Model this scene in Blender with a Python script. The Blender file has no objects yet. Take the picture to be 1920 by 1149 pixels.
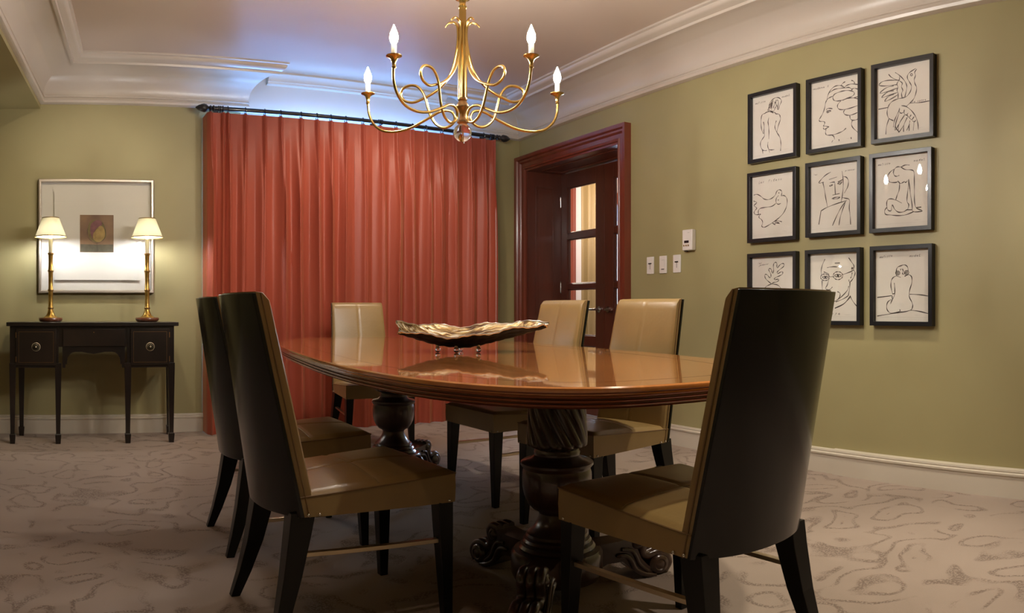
import bpy, math, random
from mathutils import Matrix, Vector
from math import sin, cos, pi, radians, hypot, atan2, tan
R_ = random.Random(7)
K = 0.95                        # one modelling unit = eye height = 0.95 m

# ------------------------------------------------------------------ camera, world, exposure
scn = bpy.context.scene
W_, H_, F_, HY = 1920.0, 1149.0, 1440.0, 580.0
cam = bpy.data.cameras.new('camera')
cam.type = 'PANO'
cam.panorama_type = 'CENTRAL_CYLINDRICAL'
cam.central_cylindrical_radius = 1.0
cam.central_cylindrical_range_u_min = -W_ / F_ / 2
cam.central_cylindrical_range_u_max = W_ / F_ / 2
cam.central_cylindrical_range_v_min = -(H_ - HY) / F_
cam.central_cylindrical_range_v_max = HY / F_
cam.clip_start = 0.02
co = bpy.data.objects.new('camera', cam)
scn.collection.objects.link(co)
co.location = (0, 0, K)
co.rotation_euler = (pi / 2, 0, -0.6)
scn.camera = co
scn.view_settings.view_transform = 'Standard'
scn.view_settings.look = 'None'
scn.view_settings.exposure = 0.9
scn.view_settings.gamma = 1.0
scn.view_settings.use_curve_mapping = False
scn.cycles.use_denoising = True
scn.cycles.max_bounces = 10
scn.cycles.diffuse_bounces = 5
scn.cycles.glossy_bounces = 4
scn.cycles.transmission_bounces = 8
scn.cycles.transparent_max_bounces = 12
scn.cycles.sample_clamp_indirect = 4.0
scn.cycles.blur_glossy = 0.5
scn.cycles.caustics_refractive = False
scn.cycles.caustics_reflective = False
wd = bpy.data.worlds.new('world'); scn.world = wd; wd.use_nodes = True
wd.node_tree.nodes['Background'].inputs[0].default_value = (0.35, 0.55, 1.0, 1)
wd.node_tree.nodes['Background'].inputs[1].default_value = 1.5

def spot(name, loc, to, energy, size, blend=.6, color=(1, .86, .68), r=.05):
    l = bpy.data.lights.new(name, 'SPOT'); l.energy = energy; l.spot_size = radians(size); l.spot_blend = blend
    l.color = color; l.shadow_soft_size = r
    o = bpy.data.objects.new(name, l); scn.collection.objects.link(o)
    o.location = Vector(loc) * K
    d = Vector(to) - Vector(loc); o.rotation_euler = d.to_track_quat('-Z', 'Y').to_euler()
    return o
def area(name, loc, to, energy, sx, sy, color):
    l = bpy.data.lights.new(name, 'AREA'); l.energy = energy; l.shape = 'RECTANGLE'; l.size = sx * K; l.size_y = sy * K; l.color = color
    o = bpy.data.objects.new(name, l); scn.collection.objects.link(o)
    o.location = Vector(loc) * K
    d = Vector(to) - Vector(loc); o.rotation_euler = d.to_track_quat('-Z', 'Z').to_euler()
    return o
# recessed ceiling downlights of the room (cans above the picture), plus wide spots added as room fill
spot('downlight_and_fill', (1.80, 1.02, 2.9), (1.78, 1.05, 0), 60, 70, .5, (1, .90, .70))
spot('downlight_and_fill', (3.05, 2.35, 2.9), (2.9, 2.5, 0), 60, 75, .5, (1, .92, .72))
spot('downlight_and_fill', (2.75, .3, 2.9), (3.1, .9, 0), 55, 110, .8, (1, .88, .74))
spot('downlight_and_fill', (.1, 1.2, 2.9), (.1, 1.6, 0), 9, 100, .8, (1, .72, .55))
spot('downlight_and_fill', (.35, 4.6, 2.9), (.35, 6.1, 1.2), 22, 95, .8, (1, .85, .6))
spot('downlight_and_fill', (2.6, 4.7, 2.9), (2.6, 6.0, .9), 35, 110, .8, (1, .82, .62))
spot('downlight_and_fill', (-1.3, -.8, 2.9), (1.2, 3, .6), 38, 150, 1, (1, .82, .66), .05)  # unseen spot behind the camera, added as broad fill for the room
# daylight arriving at the curtained window and at the window of the next room
area('window_daylight', (2.55, 6.62, 1.55), (2.55, 5, 1.75), 225, 1.9, 1.9, (.16, .40, 1))

# ------------------------------------------------------------------ materials
def mat(name, col, rough=.5, metal=0, coat=0, spec=.5, **kw):
    m = bpy.data.materials.new(name); m.use_nodes = True
    b = m.node_tree.nodes['Principled BSDF']
    b.inputs['Base Color'].default_value = (*col, 1); b.inputs['Roughness'].default_value = rough
    b.inputs['Metallic'].default_value = metal; b.inputs['Coat Weight'].default_value = coat
    b.inputs['Coat Roughness'].default_value = kw.get('coatr', .05)
    b.inputs['Specular IOR Level'].default_value = spec
    if 'sheen' in kw: b.inputs['Sheen Weight'].default_value = kw['sheen']
    if 'emit' in kw:
        b.inputs['Emission Color'].default_value = (*kw.get('ecol', col), 1); b.inputs['Emission Strength'].default_value = kw['emit']
    return m
def N(m, t, **ins):
    n = m.node_tree.nodes.new(t)
    for k, v in ins.items():
        k2 = k.replace('_', ' ')
        if k2 in n.inputs: n.inputs[k2].default_value = v
        else: setattr(n, k, v)
    return n
def L(m, a, b): m.node_tree.links.new(a, b)
def bsdf(m): return m.node_tree.nodes['Principled BSDF']
def ramp(m, fac, stops):
    r = m.node_tree.nodes.new('ShaderNodeValToRGB'); e = r.color_ramp.elements
    while len(e) < len(stops): e.new(.5)
    for i, (p, c) in enumerate(stops): e[i].position = p; e[i].color = (*c, 1)
    L(m, fac, r.inputs[0]); return r
def coords(m, scale=(1, 1, 1), kind='Object'):
    tc = N(m, 'ShaderNodeTexCoord'); mp = N(m, 'ShaderNodeMapping'); mp.inputs['Scale'].default_value = scale
    L(m, tc.outputs[kind], mp.inputs['Vector']); return mp.outputs[0]
def bump(m, h, strength=.3, dist=.01):
    b = N(m, 'ShaderNodeBump'); b.inputs['Strength'].default_value = strength; b.inputs['Distance'].default_value = dist
    L(m, h, b.inputs['Height']); L(m, b.outputs[0], bsdf(m).inputs['Normal'])
def noisy(m, c1, c2, scale=3, sc=(1, 1, 1), detail=3, bmp=0, bd=.005, rough=.5):
    n = N(m, 'ShaderNodeTexNoise', Scale=scale, Detail=detail, Roughness=rough); L(m, coords(m, sc), n.inputs['Vector'])
    r = ramp(m, n.outputs['Fac'], [(.3, c1), (.7, c2)]); L(m, r.outputs[0], bsdf(m).inputs['Base Color'])
    if bmp: bump(m, n.outputs['Fac'], bmp, bd)
    return m
M = {}
M['wall'] = mat('wall_paint', (.33, .285, .15), .5)
noisy(M['wall'], (.318, .276, .132), (.345, .302, .146), 2.2, detail=2)
M['white'] = mat('trim_paint', (.62, .56, .46), .28, coat=.2)
M['cove'] = mat('cove_paint', (.56, .50, .43), .33, coat=.15, coatr=.25)
M['ceil'] = mat('ceiling_paint', (.57, .47, .39), .35)
# carpet: cut and loop pile with a scrolling relief
c = M['carpet'] = mat('carpet_pile', (.27, .215, .18), .95, spec=.1, sheen=.2)
v = coords(c)
wrp = N(c, 'ShaderNodeTexNoise', Scale=3.2, Detail=1); L(c, v, wrp.inputs['Vector'])
mixv = N(c, 'ShaderNodeMixRGB', blend_type='LINEAR_LIGHT'); mixv.inputs[0].default_value = .22; L(c, v, mixv.inputs[1]); L(c, wrp.outputs['Color'], mixv.inputs[2])
vor = N(c, 'ShaderNodeTexVoronoi', Scale=3.4, feature='SMOOTH_F1'); vor.inputs['Smoothness'].default_value = .35; L(c, mixv.outputs[0], vor.inputs['Vector'])
sc_ = N(c, 'ShaderNodeMath', operation='MULTIPLY'); sc_.inputs[1].default_value = 3.2; L(c, vor.outputs['Distance'], sc_.inputs[0])
fr = N(c, 'ShaderNodeMath', operation='PINGPONG'); fr.inputs[1].default_value = .5; L(c, sc_.outputs[0], fr.inputs[0])
band = ramp(c, fr.outputs[0], [(.0, (1, 1, 1)), (.08, (.9, .9, .9)), (.18, (0, 0, 0))])
tuft = N(c, 'ShaderNodeTexVoronoi', Scale=130.0); L(c, v, tuft.inputs['Vector'])
tr = ramp(c, tuft.outputs['Distance'], [(.35, (0, 0, 0)), (.6, (1, 1, 1))])
msk = N(c, 'ShaderNodeTexNoise', Scale=5.5, Detail=1); L(c, v, msk.inputs['Vector']); mr = ramp(c, msk.outputs['Fac'], [(.36, (0, 0, 0)), (.48, (1, 1, 1))])
pm0 = N(c, 'ShaderNodeMath', operation='MULTIPLY'); L(c, band.outputs[0], pm0.inputs[0]); L(c, mr.outputs[0], pm0.inputs[1])
pm = N(c, 'ShaderNodeMath', operation='MULTIPLY'); L(c, pm0.outputs[0], pm.inputs[0]); L(c, tr.outputs[0], pm.inputs[1])
fine = N(c, 'ShaderNodeTexNoise', Scale=260.0, Detail=2); L(c, v, fine.inputs['Vector'])
big = N(c, 'ShaderNodeTexNoise', Scale=1.3, Detail=3); L(c, v, big.inputs['Vector'])
base = ramp(c, big.outputs['Fac'], [(.35, (.305, .237, .192)), (.65, (.35, .275, .225))])
dk = N(c, 'ShaderNodeMixRGB', blend_type='MULTIPLY'); L(c, pm.outputs[0], dk.inputs[0]); L(c, base.outputs[0], dk.inputs[1]); dk.inputs[2].default_value = (.58, .54, .52, 1)
L(c, dk.outputs[0], bsdf(c).inputs['Base Color'])
hs = N(c, 'ShaderNodeMath', operation='MULTIPLY_ADD'); L(c, pm.outputs[0], hs.inputs[0]); hs.inputs[1].default_value = -1.0
fh = N(c, 'ShaderNodeMath', operation='MULTIPLY'); fh.inputs[1].default_value = .35; L(c, fine.outputs['Fac'], fh.inputs[0]); L(c, fh.outputs[0], hs.inputs[2])
bump(c, hs.outputs[0], .5, .005)

def wood(name, c1, c2, rough, coat, scale=(1, 1, 1), ns=4, coatr=.04, spec=.5):
    m = mat(name, c1, rough, coat=coat, coatr=coatr, spec=spec)
    n = N(m, 'ShaderNodeTexNoise', Scale=ns, Detail=5, Roughness=.6, Distortion=.6); L(m, coords(m, scale), n.inputs['Vector'])
    r = ramp(m, n.outputs['Fac'], [(.32, c1), (.68, c2)]); L(m, r.outputs[0], bsdf(m).inputs['Base Color'])
    return m
M['table'] = wood('table_veneer', (.50, .18, .042), (.66, .265, .068), .16, 1.0, (6, .8, 6), 3, .03)
M['tedge'] = wood('table_edge_wood', (.17, .045, .018), (.24, .07, .025), .25, .8, (1, 1, 1), 3)
M['inlay'] = mat('dark_inlay', (.09, .02, .01), .2, coat=.8)
M['pedwood'] = wood('pedestal_wood', (.030, .013, .008), (.062, .027, .015), .3, .7, (1, 1, .3), 6, .12)
M['mahog'] = wood('mahogany', (.14, .028, .014), (.20, .042, .020), .32, .4, (3, 3, .3), 3, .15)
M['mahogdk'] = wood('mahogany_door', (.085, .022, .012), (.12, .03, .016), .3, .4, (3, 3, .3), 3, .15)
M['ebony'] = wood('console_wood', (.005, .003, .0025), (.013, .007, .005), .3, .3, (1, 1, .3), 5, .12)
M['ebony2'] = wood('console_door_veneer', (.008, .005, .004), (.022, .013, .009), .28, .35, (2, 1, 1), 2.5, .12)
M['lacq'] = mat('black_lacquer', (.003, .003, .0028), .24, coat=.3, coatr=.1, spec=.35)
noisy(M['lacq'], (.0022, .0022, .002), (.005, .0048, .0045), 5)
M['leg'] = mat('black_leg_wood', (.0025, .0023, .002), .35, coat=.1, coatr=.2, spec=.3)
M['leather'] = mat('tan_leather', (.36, .235, .085), .34, coat=.15, coatr=.25)
n = N(M['leather'], 'ShaderNodeTexNoise', Scale=70, Detail=3); L(M['leather'], coords(M['leather']), n.inputs['Vector'])
n2 = N(M['leather'], 'ShaderNodeTexNoise', Scale=5, Detail=2); L(M['leather'], coords(M['leather']), n2.inputs['Vector'])
r = ramp(M['leather'], n2.outputs['Fac'], [(.3, (.25, .160, .060)), (.7, (.31, .205, .078))]); L(M['leather'], r.outputs[0], bsdf(M['leather']).inputs['Base Color'])
ad = N(M['leather'], 'ShaderNodeMath', operation='MULTIPLY_ADD'); L(M['leather'], n2.outputs['Fac'], ad.inputs[0]); ad.inputs[1].default_value = 3.0; L(M['leather'], n.outputs['Fac'], ad.inputs[2])
bump(M['leather'], ad.outputs[0], .25, .002)
M['welt'] = mat('leather_welt', (.20, .12, .05), .45)
M['steel'] = mat('brushed_bar', (.62, .52, .36), .3, 1)
M['nail'] = mat('nail_metal', (.75, .72, .66), .18, 1)
M['knob'] = mat('antique_knob', (.6, .52, .38), .35, .45)
M['brass'] = mat('antique_brass', (.56, .37, .11), .24, 1)
noisy(M['brass'], (.50, .32, .09), (.64, .43, .14), 9)
M['brassdk'] = mat('aged_brass', (.34, .20, .09), .32, 1)
M['candle'] = mat('candle_sleeve', (.8, .74, .55), .4)
M['bulb'] = mat('lit_bulb', (1, 1, 1), .3, emit=620, ecol=(1, .93, .84))
M['curt'] = mat('coral_satin', (.52, .105, .048), .42, spec=.35, sheen=.35)
cm = M['curt']; bsdf(cm).inputs['Sheen Roughness'].default_value = .35; bsdf(cm).inputs['Sheen Tint'].default_value = (1, .55, .25, 1)
n = N(cm, 'ShaderNodeTexNoise', Scale=1.5, Detail=3); L(cm, coords(cm, (3.5, 3.5, .3)), n.inputs['Vector'])
r = ramp(cm, n.outputs['Fac'], [(.35, (.32, .064, .038)), (.65, (.37, .080, .046))]); L(cm, r.outputs[0], bsdf(cm).inputs['Base Color'])
M['bounce_lining'] = mat('curtain_bounce_lining', (.85, .85, .85), .8)  # white back layer added to bounce daylight up the wall
M['iron'] = mat('black_iron', (.008, .008, .010), .3, coat=.3)
M['silver'] = mat('silver_leaf_frame', (.62, .55, .47), .35, .85)
M['mat'] = mat('mat_board', (.72, .69, .62), .8)
M['paper'] = mat('drawing_paper', (.74, .70, .63), .8)
noisy(M['paper'], (.70, .655, .58), (.76, .725, .655), 6)
M['ink'] = mat('ink', (.035, .022, .02), .6)
M['pencil'] = mat('pencil_grey', (.42, .39, .34), .8)
M['blackfr'] = mat('black_frame', (.006, .006, .008), .3)
M['shade'] = mat('lamp_shade_silk', (.85, .80, .50), .7)
sb = bsdf(M['shade']); sb.inputs['Transmission Weight'].default_value = 0
t_ = N(M['shade'], 'ShaderNodeBsdfTranslucent'); t_.inputs[0].default_value = (.95, .84, .52, 1)
mx = N(M['shade'], 'ShaderNodeMixShader'); mx.inputs[0].default_value = .022
L(M['shade'], sb.outputs[0], mx.inputs[1]); L(M['shade'], t_.outputs[0], mx.inputs[2])
L(M['shade'], mx.outputs[0], M['shade'].node_tree.nodes['Material Output'].inputs[0])
M['gild'] = mat('gilt_trim', (.30, .19, .05), .45, .6)
M['gold'] = mat('gilded_bamboo', (.52, .33, .07), .3, .9)
noisy(M['gold'], (.30, .17, .03), (.70, .46, .13), 22)
M['brownwd'] = mat('brown_base', (.17, .055, .025), .3, coat=.4)
M['plastic'] = mat('white_plastic', (.72, .68, .64), .35)
M['dark'] = mat('dark_display', (.01, .01, .012), .3)
M['chrome'] = mat('door_hardware', (.55, .52, .48), .25, 1)
M['goldcurt'] = mat('gold_drape', (.17, .11, .035), .6)
M['lilac'] = mat('hall_paint', (.52, .48, .46), .6)
M['trayt'] = mat('hammered_gilt', (.52, .40, .22), .28, 1)
tm = M['trayt']; wv = N(tm, 'ShaderNodeTexNoise', Scale=26, Detail=3, Distortion=1.2); L(tm, coords(tm, (.35, 2.2, 1)), wv.inputs['Vector'])
r = ramp(tm, wv.outputs['Fac'], [(.40, (.14, .07, .03)), (.52, (.55, .40, .18)), (.62, (.80, .74, .62))]); L(tm, r.outputs[0], bsdf(tm).inputs['Base Color']); bump(tm, wv.outputs['Fac'], .7, .01)
M['trayb'] = mat('dark_bronze', (.012, .010, .010), .45, .5)
M['extwhite'] = mat('pale_far_wall', (.6, .6, .6), .8)

def glass_sheet(name, ior=1.5):
    m = bpy.data.materials.new(name); m.use_nodes = True; nt = m.node_tree; nt.nodes.remove(nt.nodes['Principled BSDF'])
    g = nt.nodes.new('ShaderNodeBsdfGlossy'); g.inputs['Roughness'].default_value = .0
    t = nt.nodes.new('ShaderNodeBsdfTransparent'); lw = nt.nodes.new('ShaderNodeLayerWeight'); lw.inputs['Blend'].default_value = .5; pw = nt.nodes.new('ShaderNodeMath'); pw.operation = 'POWER'; pw.inputs[1].default_value = 5; nt.links.new(lw.outputs['Facing'], pw.inputs[0]); f = nt.nodes.new('ShaderNodeMath'); f.operation = 'MULTIPLY_ADD'; f.inputs[1].default_value = .95; f.inputs[2].default_value = .045; nt.links.new(pw.outputs[0], f.inputs[0])
    x = nt.nodes.new('ShaderNodeMixShader'); o = nt.nodes['Material Output']
    nt.links.new(f.outputs[0], x.inputs[0]); nt.links.new(t.outputs[0], x.inputs[1]); nt.links.new(g.outputs[0], x.inputs[2]); nt.links.new(x.outputs[0], o.inputs[0])
    return m
M['glass'] = glass_sheet('clear_glass')
M['crystal'] = mat('crystal', (1, 1, 1), .0); bsdf(M['crystal']).inputs['Transmission Weight'].default_value = 1.0; bsdf(M['crystal']).inputs['IOR'].default_value = 1.5

# ------------------------------------------------------------------ mesh builder
def frame3(t):
    t = t.normalized(); a = Vector((0, 0, 1)) if abs(t.z) < .9 else Vector((1, 0, 0))
    n = t.cross(a).normalized(); return n, t.cross(n).normalized()
class MB:
    def __init__(s): s.v = []; s.f = []
    def add(s, vs, fs):
        b = len(s.v); s.v += [tuple(p) for p in vs]; s.f += [tuple(i + b for i in f) for f in fs]; return s
    def box(s, x0, x1, y0, y1, z0, z1):
        return s.add([(x0, y0, z0), (x1, y0, z0), (x1, y1, z0), (x0, y1, z0), (x0, y0, z1), (x1, y0, z1), (x1, y1, z1), (x0, y1, z1)],
                     [(0, 3, 2, 1), (4, 5, 6, 7), (0, 1, 5, 4), (1, 2, 6, 5), (2, 3, 7, 6), (3, 0, 4, 7)])
    def loft(s, rings, caps=True, closed=True):
        n = len(rings[0]); vs = [p for r in rings for p in r]; fs = []
        for i in range(len(rings) - 1):
            for j in range(n if closed else n - 1):
                k = (j + 1) % n; fs.append((i * n + j, i * n + k, (i + 1) * n + k, (i + 1) * n + j))
        if caps: fs.append(tuple(range(n - 1, -1, -1))); fs.append(tuple((len(rings) - 1) * n + j for j in range(n)))
        return s.add(vs, fs)
    def lathe(s, prof, c=(0, 0), seg=32, caps=True):
        return s.loft([[(c[0] + r * cos(2 * pi * j / seg), c[1] + r * sin(2 * pi * j / seg), z) for j in range(seg)] for r, z in prof], caps)
    def tube(s, path, rad, seg=10, caps=True, squash=1):
        P = [Vector(p) for p in path]; rings = []; n = None
        for i, p in enumerate(P):
            t = (P[min(i + 1, len(P) - 1)] - P[max(i - 1, 0)]).normalized()
            if n is None: n, b = frame3(t)
            else:
                n = (n - t * n.dot(t)).normalized(); b = t.cross(n)
            r = rad[i] if isinstance(rad, (list, tuple)) else rad
            rings.append([p + n * (r * cos(2 * pi * j / seg)) + b * (r * squash * sin(2 * pi * j / seg)) for j in range(seg)])
        return s.loft(rings, caps)
    def sphere(s, c, r, seg=16, rr=10, sz=1):
        return s.lathe([(r * sin(pi * i / rr) if 0 < i < rr else r * .01, c[2] - r * sz * cos(pi * i / rr)) for i in range(rr + 1)], (c[0], c[1]), seg)
    def extrude(s, poly, axis, a, b):      # poly of 2D points; axis 'x','y','z'
        def P(p, q): return {'x': (q, p[0], p[1]), 'y': (p[0], q, p[1]), 'z': (p[0], p[1], q)}[axis]
        return s.loft([[P(p, a) for p in poly], [P(p, b) for p in poly]])
    def grid(s, rows):
        n = len(rows[0]); vs = [p for r in rows for p in r]
        return s.add(vs, [(i * n + j, i * n + j + 1, (i + 1) * n + j + 1, (i + 1) * n + j) for i in range(len(rows) - 1) for j in range(n - 1)])
    def beam(s, p0, p1, w0, w1, d0=None, d1=None):    # tapered square bar
        d0 = d0 or w0; d1 = d1 or w1
        return s.loft([[(p[0] + sx * w / 2, p[1] + sy * d / 2, p[2]) for sx, sy in ((-1, -1), (1, -1), (1, 1), (-1, 1))] for p, w, d in ((p0, w0, d0), (p1, w1, d1))])
    def xf(s, m): s.v = [tuple(m @ Vector(p)) for p in s.v]; return s
    def build(s, name, m, parent=None, smooth=30, bevel=0, kind=None, label=None):
        me = bpy.data.meshes.new(name); me.from_pydata([(x * K, y * K, z * K) for x, y, z in s.v], [], s.f)
        me.materials.append(m)
        import bmesh
        bm = bmesh.new(); bm.from_mesh(me); bmesh.ops.recalc_face_normals(bm, faces=bm.faces); bm.to_mesh(me); bm.free()
        if smooth:
            me.polygons.foreach_set('use_smooth', [True] * len(me.polygons)); me.set_sharp_from_angle(angle=radians(smooth))
        o = bpy.data.objects.new(name, me); scn.collection.objects.link(o); o.parent = parent
        if bevel:
            md = o.modifiers.new('bevel', 'BEVEL'); md.width = bevel * K; md.segments = 2; md.limit_method = 'ANGLE'; md.harden_normals = False
        if kind: o['kind'] = kind
        if label: o['label'] = label
        return o
def empty(name, loc, rz=0, label=None, cat=None, group=None, kind=None):
    o = bpy.data.objects.new(name, None); scn.collection.objects.link(o); o.empty_display_size = .1
    o.location = Vector(loc) * K; o.rotation_euler = (0, 0, rz); tag(o, label, cat, group, kind); return o
def tag(o, label=None, cat=None, group=None, kind=None):
    for k, v in (('label', label), ('category', cat), ('group', group), ('kind', kind)):
        if v: o[k] = v
    return o
def copy_tree(o, parent=None):
    c = o.copy(); scn.collection.objects.link(c); c.parent = parent
    for ch in list(o.children): copy_tree(ch, c)
    return c
def catmull(P, n=6, closed=False):
    P = [Vector(p) for p in P]; out = []; m = len(P)
    for i in range(m if closed else m - 1):
        a, b, c_, d = (P[(i - 1) % m], P[i], P[(i + 1) % m], P[(i + 2) % m]) if closed else (P[max(i - 1, 0)], P[i], P[i + 1], P[min(i + 2, m - 1)])
        for k in range(n):
            t = k / n; out.append(.5 * ((2 * b) + (c_ - a) * t + (2 * a - 5 * b + 4 * c_ - d) * t * t + (3 * b - a - 3 * c_ + d) * t ** 3))
    if not closed: out.append(P[-1])
    return out

# ------------------------------------------------------------------ room shell
RA = 1.66                       # bearing of the right wall's normal
NX, NY = sin(RA), cos(RA)       # outward normal
TX, TY = -NY, NX                # along the wall, away from the camera
DR, DB, CZ = 3.76, 6.2, 2.965    # right wall distance, back wall y, ceiling height
def rw(s, n, z=0): return (NX * n + TX * s, NY * n + TY * s, z)
RWROT = atan2(-TY, -TX)
CORN = rw((DB - NY * DR) / TY, DR)
LX0, LY0, LX1, LY1 = -.087, DB, -.087 - .1253 * 7.9, DB - 7.9   # edge of the left soffit

MB().box(-2.6, 9.5, -1.7, 11.5, -.1, 0).build('floor', M['carpet'], kind='structure', smooth=0)
MB().box(-2.6, 4.9, -1.7, 6.9, CZ, CZ + .1).build('ceiling', M['ceil'], kind='structure', smooth=0)
# back wall with the window opening behind the curtains
wb = MB(); Wx0, Wx1, Wz0, Wz1 = 1.55, 3.55, .35, 2.56
wb.box(-2.6, Wx0, DB, DB + .3, 0, CZ); wb.box(Wx1, CORN[0] + .02, DB, DB + .3, 0, CZ)
wb.box(Wx0, Wx1, DB, DB + .3, 0, Wz0); wb.box(Wx0, Wx1, DB, DB + .3, Wz1, CZ)
wb.build('wall_back', M['wall'], kind='structure', smooth=0)
wi = MB()
for x in (Wx0, (Wx0 + Wx1) / 2 - .02, Wx1 - .04): wi.box(x, x + .04, DB + .18, DB + .22, Wz0, Wz1)
for z in (Wz0, (Wz0 + Wz1) / 2, Wz1 - .04): wi.box(Wx0, Wx1, DB + .18, DB + .22, z, z + .04)
wf = wi.build('window_1', M['white'], kind='structure', smooth=0)
MB().box(Wx0, Wx1, DB + .195, DB + .2, Wz0, Wz1).build('pane', M['glass'], wf, smooth=0)
# right wall, thick, with the doorway
D0, D1, DZ, DD = 4.95, 6.40, 2.335, .386
def rwbox(mb, s0, s1, n0, n1, z0, z1):
    p = [rw(s0, n0), rw(s1, n0), rw(s1, n1), rw(s0, n1)]
    return mb.loft([[(q[0], q[1], z0) for q in p], [(q[0], q[1], z1) for q in p]])
wr = MB(); rwbox(wr, -2.2, D0 - .02, DR, DR + .45, 0, CZ); rwbox(wr, D1 + .02, 6.9, DR, DR + .45, 0, CZ); rwbox(wr, D0 - .02, D1 + .02, DR, DR + .45, DZ + .02, CZ)
wr.build('wall_right', M['wall'], kind='structure', smooth=0)
MB().box(-2.7, -2.6, -1.7, 6.9, 0, CZ).build('wall_left', M['wall'], kind='structure', smooth=0)
MB().box(-2.6, 4.6, -1.8, -1.7, 0, CZ).build('wall_rear', M['wall'], kind='structure', smooth=0)
# soffit on the left
so = MB(); so.loft([[(LX0 - .0, LY0, z), (LX1, LY1, z), (-2.6, LY1, z), (-2.6, LY0, z)] for z in (2.62, CZ)])
so.build('ceiling_soffit', M['wall'], kind='structure', smooth=0)

def sweep(path, prof, m, name, side=1, e0=None, e1=None, cap=True):
    """sweep a profile of (distance from wall, z) along wall lines; side=1: the room is on the right of the walk"""
    P = [Vector(p[:2]) for p in path]; rings = []
    def nrm(a, b): d = (b - a).normalized(); return Vector((d.y, -d.x)) * side
    for i, p in enumerate(P):
        ring = []
        for d, z in prof:
            if i == 0: q = p + (e0 * d if e0 else nrm(P[0], P[1]) * d)
            elif i == len(P) - 1: q = p + (e1 * d if e1 else nrm(P[-2], P[-1]) * d)
            else:
                a, b = nrm(P[i - 1], p), nrm(p, P[i + 1]); q = p + (a + b) * (d / (1 + a.dot(b)))
            ring.append((q.x, q.y, z))
        rings.append(ring)
    return MB().loft(rings, caps=cap).build(name, m, kind='structure', smooth=35)
bandp = [(-.01, 2.655), (.012, 2.655), (.034, 2.664), (.040, 2.680), (.034, 2.696), (.028, 2.700), (.028, 2.704), (.036, 2.708), (.036, 2.718), (.030, 2.722), (.03, 2.728)]
covep = [(.03 + .24 * (1 - cos(a)), 2.728 + .172 * sin(a)) for a in [i * pi / 2 / 14 for i in range(1, 15)]]
crownp = [(.274, 2.900), (.274, 2.891), (.296, 2.891), (.300, 2.907), (.312, 2.911), (.335, 2.919), (.352, 2.931), (.358, 2.947), (.374, 2.953), (.376, CZ), (-.01, CZ)]
prof = bandp + covep + crownp
sweep([(LX1, LY1), (LX0, LY0), (1.60, DB)], prof, M['cove'], 'trim_1', e1=Vector((.72, -1)))
sweep([(3.80, DB), CORN, rw(-2.0, DR)], prof, M['cove'], 'trim_2', e0=Vector((-1.55, -1)))
sm = [(-.005, CZ - .085), (.06, CZ - .085), (.064, CZ - .070), (.075, CZ - .066), (.075, CZ - .058), (.085, CZ - .04), (.11, CZ - .022), (.12, CZ - .015), (.12, CZ), (-.005, CZ)]
sweep([(1.78, DB), (3.46, DB)], sm, M['cove'], 'trim_3')
MB().box(1.56, 3.86, DB - .004, DB + .01, 2.56, CZ).build('wall_recess', M['cove'], kind='structure', smooth=0)
# baseboards
bbp = [(-.005, 0), (.022, 0), (.022, .112), (.030, .116), (.031, .126), (.024, .130), (.020, .133), (.024, .137), (.022, .147), (.012, .150), (-.005, .150)]
sweep([(-2.6, DB), CORN], bbp, M['white'], 'baseboard_back')
sweep([rw(D0 - .165, DR), rw(2.79, DR)], bbp, M['white'], 'baseboard_right', side=1)
sweep([rw(2.79, DR), rw(-2.0, DR)], [(d + .016 if d > 0 else d, z * 1.03) for d, z in bbp], M['white'], 'baseboard_near')

# ------------------------------------------------------------------ doorway: casing, panelled reveal, glazed double doors, hall beyond
def rwmesh(): return MB()
XR = Matrix.Translation(Vector(rw(0, DR))) @ Matrix.Rotation(RWROT, 4, 'Z')   # local x = -s, y = into the wall
def cs(mb): return mb.xf(XR)
casp = [(-.006, .0), (-.012, .0), (-.012, .018), (-.030, .024), (-.034, .040), (-.024, .048), (-.024, .085), (-.034, .092), (-.042, .100), (-.042, .118), (-.060, .128), (-.066, .148), (-.066, .162), (.0, .162)]
rings = []
for (x, z, ux, uz) in ((-D1, 0, -1, 0), (-D1, DZ, -1, 1), (-D0, DZ, 1, 1), (-D0, 0, 1, 0)):
    rings.append([(x + ux * w * (1 if not (ux == -1 and True) else .93), y, z + uz * w * .88) for y, w in casp])
cs(MB().loft(rings)).build('trim_4', M['mahog'], kind='structure', smooth=35)
rev = MB()
rev.box(-D1 - .02, -D1, 0, DD + .05, 0, DZ + .02); rev.box(-D0, -D0 + .02, 0, DD + .05, 0, DZ + .02); rev.box(-D1 - .02, -D0 + .02, 0, DD + .05, DZ, DZ + .02)
def panel(mb, a, lo, hi, z0, z1, sgn, t=.008):     # raised frame moulding of a panel on the reveal (x = a plane)
    w = .012
    for (y0, y1, q0, q1) in ((lo, hi, z0, z0 + w), (lo, hi, z1 - w, z1), (lo, lo + w, z0, z1), (hi - w, hi, z0, z1)):
        mb.box(min(a, a + sgn * t), max(a, a + sgn * t), y0, y1, q0, q1)
    mb.box(min(a, a + sgn * t * .5), max(a, a + sgn * t * .5), lo + .035, hi - .035, z0 + .035, z1 - .035)
panel(rev, -D1, .09, .30, .95, 2.2, 1); panel(rev, -D1, .09, .30, .2, .85, 1)
panel(rev, -D0, .09, .30, .95, 2.2, -1); panel(rev, -D0, .09, .30, .2, .85, -1)
w = .012
for (x0, x1, y0, y1) in ((-D1 + .12, -D0 - .12, .09, .09 + w), (-D1 + .12, -D0 - .12, .30, .30 + w), (-D1 + .12, -D1 + .12 + w, .09, .312), (-D0 - .12 - w, -D0 - .12, .09, .312)):
    rev.box(x0, x1, y0, y1, DZ - .008, DZ)
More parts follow.
